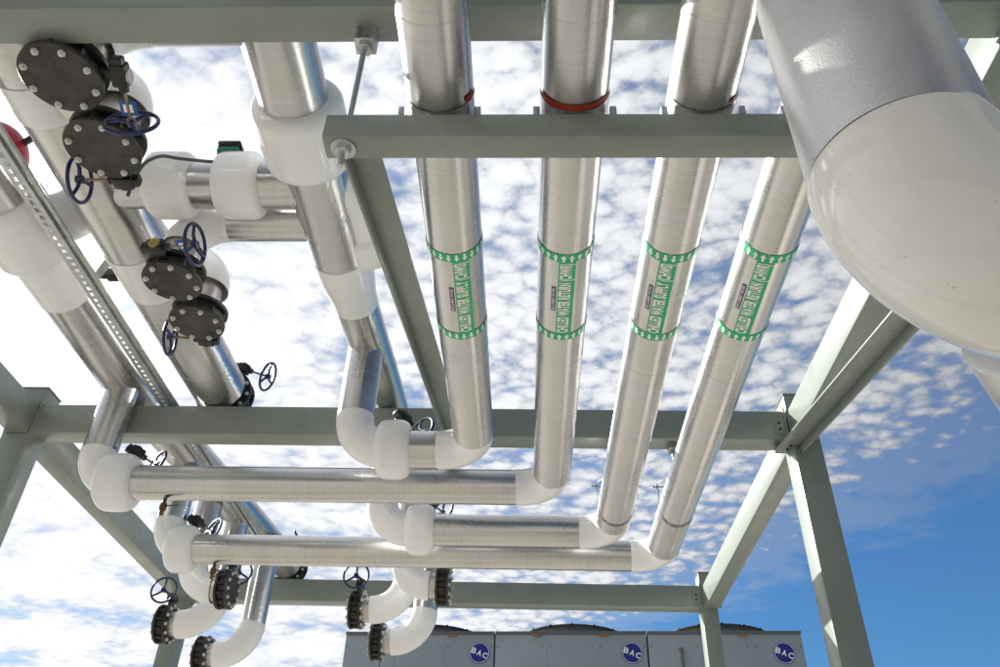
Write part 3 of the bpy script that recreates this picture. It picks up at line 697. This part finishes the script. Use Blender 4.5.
# ------------------------------------------------------------------ cooling tower, three modules
TD = 3.4
A0 = Vector((-4.45, 20.53, 0)); A1 = Vector((6.50, 19.8, 0)); ux = (A1-A0).normalized(); uy = Vector((-ux.y, ux.x, 0)); TL = (A1-A0).length
ZTW = 6.205
def TM(): return Matrix(((ux.x, uy.x, 0, A0.x), (ux.y, uy.y, 0, A0.y), (0, 0, 1, 0), (0, 0, 0, 1)))
cuts = [0, 3.71, 7.36, TL]
labs = ['left blue grey cooling tower module, partly behind the lowest white elbows', 'middle blue grey cooling tower module, between the two panel joints', 'right blue grey cooling tower module, behind the far right steel column']
for i in range(3):
    a, b = cuts[i], cuts[i+1]
    t = thing('cooling_tower', TM() @ Vector(((a+b)/2, TD/2, GROUND)), labs[i], 'cooling tower', 'cooling tower modules in a row')
    def T(bm): bm.transform(TM()); return bm
    g0, g1 = a+.018, b-.018
    bm = BM(); box(bm, (g0, 0, 2.2), (g1, TD, ZTW-.07), .01); cas = obj('casing', T(bm), TOWER, t)
    bm = BM(); box(bm, (g0-.008, -.03, ZTW-.068), (g1+.008, TD+.03, ZTW), .008); obj('top_rim', T(bm), TOWERDK, t)
    for k in range(2):
        xx = g0+(g1-g0)*(.34, .67)[k]
        bm = BM(); box(bm, (xx-.012, -.006, 2.3), (xx+.012, -.0015, ZTW-.08), .001); obj('panel_seam', T(bm), TOWER, t)
    bm = BM()
    for xx in [g0+.06+.0*q for q in range(1)]+[g0+(g1-g0)*.34-.1, g0+(g1-g0)*.34+.1, g0+(g1-g0)*.67-.1, g0+(g1-g0)*.67+.1, g1-.06]:
        zz = ZTW-.35
        while zz > 2.5: hexbolt(bm, (xx, -.001, zz), (0, -1, 0), .018, .012); zz -= .55
    obj('panel_bolt', T(bm), TOWERDK, t)
    # fan cowl
    cx = (a+b)/2+.05; cy = TD*.52
    bm = BM(); P, R = [], []
    for z, r in ((0, 1.55), (.03, 1.54), (.08, 1.47), (.16, 1.40), (.26, 1.36), (.28, 1.40), (.30, 1.40), (.30, 1.35), (.08, 1.35)): P.append((cx, cy, ZTW+z)); R.append(r)
    tube(bm, P, R, 64, cap=False); co = obj('fan_cowl', T(bm), COWL, t)
    bm = BM()
    for k in range(8):
        th = 2*PI*k/8; d = Vector((math.cos(th), math.sin(th), 0)); s = Vector((-d.y, d.x, 0)); c = Vector((cx, cy, ZTW+.16))
        v = [c+d*.15+s*.05+Vector((0, 0, .03)), c+d*1.14+s*.16+Vector((0, 0, .05)), c+d*1.14-s*.16-Vector((0, 0, .05)), c+d*.15-s*.05-Vector((0, 0, .03))]
        bm.faces.new([bm.verts.new(q) for q in v])
    bmesh.ops.solidify(bm, geom=bm.faces[:], thickness=.012)
    tube(bm, [(cx, cy, ZTW-.02), (cx, cy, ZTW+.22)], .16, 20); obj('fan', T(bm), TOWERDK, t)
    bm = BM()
    for k in range(16):
        th = 2*PI*k/16; d = Vector((math.cos(th), math.sin(th), 0)); c = Vector((cx, cy, ZTW))
        tube(bm, [c+d*1.38+Vector((0, 0, .29)), c+d*1.42+Vector((0, 0, .29))], .03, 8)
    obj('cowl_bolt', T(bm), BLACK, t)
    # orange lifting lugs below the rim
    for q in ((.28, .72) if i != 2 else (.62,)):
        xx = a+(b-a)*q; bm = BM(); box(bm, (xx-.11, -.05, ZTW-.12), (xx+.11, -.002, ZTW-.072), .004); obj('lifting_lug', T(bm), RUST, t)
    # louvred base and legs
    bm = BM()
    for k in range(16): 
        z = .2+k*.12; box(bm, (g0+.02, .02, z), (g1-.02, .10, z+.02), .002)
    obj('air_louvre', T(bm), TOWERDK, t)
    bm = BM(); box(bm, (g0, .11, GROUND+.5), (g1, TD, 2.195), .01); obj('basin', T(bm), TOWER, t)
    for xx in (g0+.1, g1-.2):
        for yy in (.15, TD-.3): 
            bm = BM(); box(bm, (xx, yy, GROUND), (xx+.12, yy+.12, GROUND+.498), .005); obj('leg', T(bm), TOWERDK, t)
    # round blue badge
    lx = ((3.35, 6.99-3.71+3.71, 10.50)[i]); lz = 5.70
    bm = BM(); tube(bm, [(lx, -.004, lz), (lx, -.012, lz)], [.250, .248], 48); bd = obj('badge', T(bm), LOGO, t)
    bm = BM(); P = [(lx+.232*math.cos(2*PI*k/48), -.0135, lz+.232*math.sin(2*PI*k/48)) for k in range(49)]
    for k in range(48):
        c0, c1 = 2*PI*k/48, 2*PI*(k+1)/48
        v = [bm.verts.new((lx+rr*math.cos(c), -.0145, lz+rr*math.sin(c))) for rr, c in ((.222, c0), (.222, c1), (.234, c1), (.234, c0))]
        bm.faces.new(v)
    obj('badge_ring', T(bm), WHITE, bd)
    big = BM()
    for ch, dx, dz in (('B', -.135, .055), ('A', 0, 0), ('C', .135, -.06)):
        b2, p, q, r_, s_ = text_bm(ch, .035)
        for v in b2.verts:
            u_ = (v.co.x-(p+q)/2)/(q-p)*.115; w_ = (v.co.y-(r_+s_)/2)/(s_-r_)*.135
            an = -.35; v.co = Vector((lx+dx+u_*math.cos(an)-w_*math.sin(an), -.015, lz+dz+u_*math.sin(an)+w_*math.cos(an)))
        me = bpy.data.meshes.new('tmp'); b2.to_mesh(me); b2.free(); big.from_mesh(me); bpy.data.meshes.remove(me)
    obj('lettering', T(big), WHITE, bd)
    if i == 2:
        xx = a+.78
        bm = BM(); tube(bm, [(xx, -.05, 3.0), (xx, -.05, ZTW-.5)], .025, 12); tube(bm, [(xx, -.05, ZTW-.5), (xx, -.05, ZTW-.4)], .045, 12); obj('conduit', T(bm), TOWERDK, t)

# ------------------------------------------------------------------ sun, sky, camera
sun_dir = Vector((-.73, .53, .58)).normalized()         # towards the sun
elev = math.asin(sun_dir.z); azim = math.atan2(sun_dir.x, sun_dir.y)
sl = bpy.data.lights.new('sun', 'SUN'); sl.energy = 4.9; sl.angle = math.radians(.55); sl.color = (1, .955, .88)
so = bpy.data.objects.new('sun', sl); COL.objects.link(so); so.rotation_euler = sun_dir.to_track_quat('Z', 'Y').to_euler(); so.location = (-30, 10, 30)

w = bpy.data.worlds.new('World'); S.world = w; w.use_nodes = True
nt = w.node_tree; L = nt.links.new
bg = nt.nodes['Background']; bg.inputs['Strength'].default_value = .055
sky = N(nt, 'ShaderNodeTexSky', sky_type='NISHITA'); sky.sun_disc = False; sky.sun_elevation = elev; sky.sun_rotation = azim
sky.air_density = 1.15; sky.dust_density = .6; sky.ozone_density = 2.2
tcn = N(nt, 'ShaderNodeTexCoord')
sep = N(nt, 'ShaderNodeSeparateXYZ'); L(tcn.outputs['Generated'], sep.inputs[0])
def M1(op, a, b=None, clamp=False):
    n = N(nt, 'ShaderNodeMath', operation=op); n.use_clamp = clamp
    for i, v in enumerate((a, b)):
        if v is None: continue
        if hasattr(v, 'type'): L(v, n.inputs[i])
        else: n.inputs[i].default_value = v
    return n.outputs[0]
zc = M1('ADD', M1('MAXIMUM', sep.outputs[2], .02), .10)
u = M1('DIVIDE', sep.outputs[0], zc); v = M1('DIVIDE', sep.outputs[1], zc)
cmb = N(nt, 'ShaderNodeCombineXYZ'); L(u, cmb.inputs[0]); L(v, cmb.inputs[1])
def noise(scale, det, rough, sx=1, sy=1, rot=0, off=(0, 0, 0), dist=0):
    mp = N(nt, 'ShaderNodeMapping'); mp.inputs['Scale'].default_value = (sx, sy, 1); mp.inputs['Rotation'].default_value = (0, 0, rot); mp.inputs['Location'].default_value = off
    L(cmb.outputs[0], mp.inputs[0])
    n = N(nt, 'ShaderNodeTexNoise'); n.inputs['Scale'].default_value = scale; n.inputs['Detail'].default_value = det; n.inputs['Roughness'].default_value = rough
    n.inputs['Distortion'].default_value = dist
    L(mp.outputs[0], n.inputs[0]); return n.outputs[0]
def mapr(x, a, b, c, d, smooth=True):
    n = N(nt, 'ShaderNodeMapRange'); n.interpolation_type = 'SMOOTHSTEP' if smooth else 'LINEAR'
    L(x, n.inputs[0])
    for i, q in enumerate((a, b, c, d)): n.inputs[i+1].default_value = q
    return n.outputs[0]
# altocumulus: rounded puffs (smooth cells, wobbled by noise) with a fine fleecy edge
wob = N(nt, 'ShaderNodeTexNoise'); wob.inputs['Scale'].default_value = 9; wob.inputs['Detail'].default_value = 4; L(cmb.outputs[0], wob.inputs[0])
wsc = N(nt, 'ShaderNodeVectorMath', operation='MULTIPLY_ADD'); L(wob.outputs['Color'], wsc.inputs[0]); wsc.inputs[1].default_value = (.075, .075, 0); L(cmb.outputs[0], wsc.inputs[2])
vmp = N(nt, 'ShaderNodeMapping'); vmp.inputs['Scale'].default_value = (1, 1.25, 1); vmp.inputs['Rotation'].default_value = (0, 0, .5); L(wsc.outputs[0], vmp.inputs[0])
vor = N(nt, 'ShaderNodeTexVoronoi', feature='F1'); vor.inputs['Scale'].default_value = 23; L(vmp.outputs[0], vor.inputs[0])
puff = M1('SUBTRACT', .93, M1('MULTIPLY', vor.outputs['Distance'], .95))
fleece = noise(40, 6, .6, 1.0, 1.15, .5, (3.1, 1.7, 0), 0)
cells = M1('ADD', M1('MULTIPLY', puff, .50), M1('MULTIPLY', fleece, .50))
mid = noise(6.0, 7, .62, 1.0, 1.3, .5, (5.1, 7.7, 0), 0)
broad = noise(1.6, 3, .5, 1.0, 1.2, .4, (9.4, 2.2, 0))                # thick and thin areas
# the cloud deck ends along a slanting line, clear sky towards the far right
edge = M1('SUBTRACT', M1('ADD', u, M1('MULTIPLY', v, .65)), 1.84)
edge = M1('ADD', edge, M1('MULTIPLY', M1('SUBTRACT', mid, .5), .9))
thin = mapr(edge, -.35, .30, .0, .42)
left = mapr(u, -.75, .15, 1, 0)                                       # bigger, thicker, softer cloud on the sunny side
big = noise(2.6, 6, .56, 1.0, 1.5, .45, (2.3, 0.4, 0), .1)
fine = M1('ADD', M1('ADD', M1('MULTIPLY', cells, .62), M1('MULTIPLY', mid, .36)), M1('MULTIPLY', broad, .22))
soft = M1('ADD', M1('ADD', M1('MULTIPLY', cells, .26), M1('MULTIPLY', mid, .42)), M1('ADD', M1('MULTIPLY', big, .60), -.005))
lm = N(nt, 'ShaderNodeMix', data_type='FLOAT'); L(left, lm.inputs[0]); L(fine, lm.inputs[2]); L(soft, lm.inputs[3])
dens = M1('SUBTRACT', lm.outputs[0], thin)
alpha = mapr(dens, .425, .625, .24, 1)
shade = mapr(dens, .48, .74, .70, 1.0)
# clouds glow more towards the sun
dot = N(nt, 'ShaderNodeVectorMath', operation='DOT_PRODUCT'); L(tcn.outputs['Generated'], dot.inputs[0]); dot.inputs[1].default_value = sun_dir
glow = mapr(dot.outputs['Value'], -.3, .98, .10, 1.18)
aur = M1('MULTIPLY', M1('POWER', mapr(dot.outputs['Value'], .925, 1.0, 0, 1), 1.5), 34.0)
lum = M1('ADD', M1('MULTIPLY', M1('MULTIPLY', shade, glow), 8.6), aur)
cc = N(nt, 'ShaderNodeCombineXYZ'); 
L(M1('MULTIPLY', lum, .965), cc.inputs[0]); L(M1('MULTIPLY', lum, .985), cc.inputs[1]); L(M1('MULTIPLY', lum, 1.03), cc.inputs[2])
mx = N(nt, 'ShaderNodeMix', data_type='RGBA'); alpha = M1('MULTIPLY', alpha, mapr(thin, .25, .42, 1, 0)); L(alpha, mx.inputs[0])
tint = N(nt, 'ShaderNodeMix', data_type='RGBA', blend_type='MULTIPLY'); tint.inputs[0].default_value = 1; tint.inputs[7].default_value = (.40, .76, 1.08, 1)
L(sky.outputs[0], tint.inputs[6]); L(tint.outputs[2], mx.inputs[6]); L(cc.outputs[0], mx.inputs[7]); L(mx.outputs[2], bg.inputs['Color'])

cam = bpy.data.cameras.new('camera'); co = bpy.data.objects.new('camera', cam); COL.objects.link(co); S.camera = co
YAW, PIT, ROL = [math.radians(q) for q in (-2.421, 37.03, 1.824)]
f = Vector((math.sin(YAW)*math.cos(PIT), math.cos(YAW)*math.cos(PIT), math.sin(PIT)))
r = f.cross(Vector((0, 0, 1))).normalized(); uu = r.cross(f)
r2 = r*math.cos(ROL)+uu*math.sin(ROL); u2 = -r*math.sin(ROL)+uu*math.cos(ROL)
co.matrix_world = Matrix(((r2.x, u2.x, -f.x, 0), (r2.y, u2.y, -f.y, 0), (r2.z, u2.z, -f.z, 0), (0, 0, 0, 1)))
cam.sensor_width = 36; cam.lens = 817.6/1000*36; cam.clip_end = 2000; cam.clip_start = .02
S.render.resolution_x = 1024; S.render.resolution_y = 683
S.view_settings.view_transform = 'Standard'; S.view_settings.look = 'None'; S.view_settings.exposure = 1.05; S.view_settings.gamma = 1
S.view_settings.use_curve_mapping = False
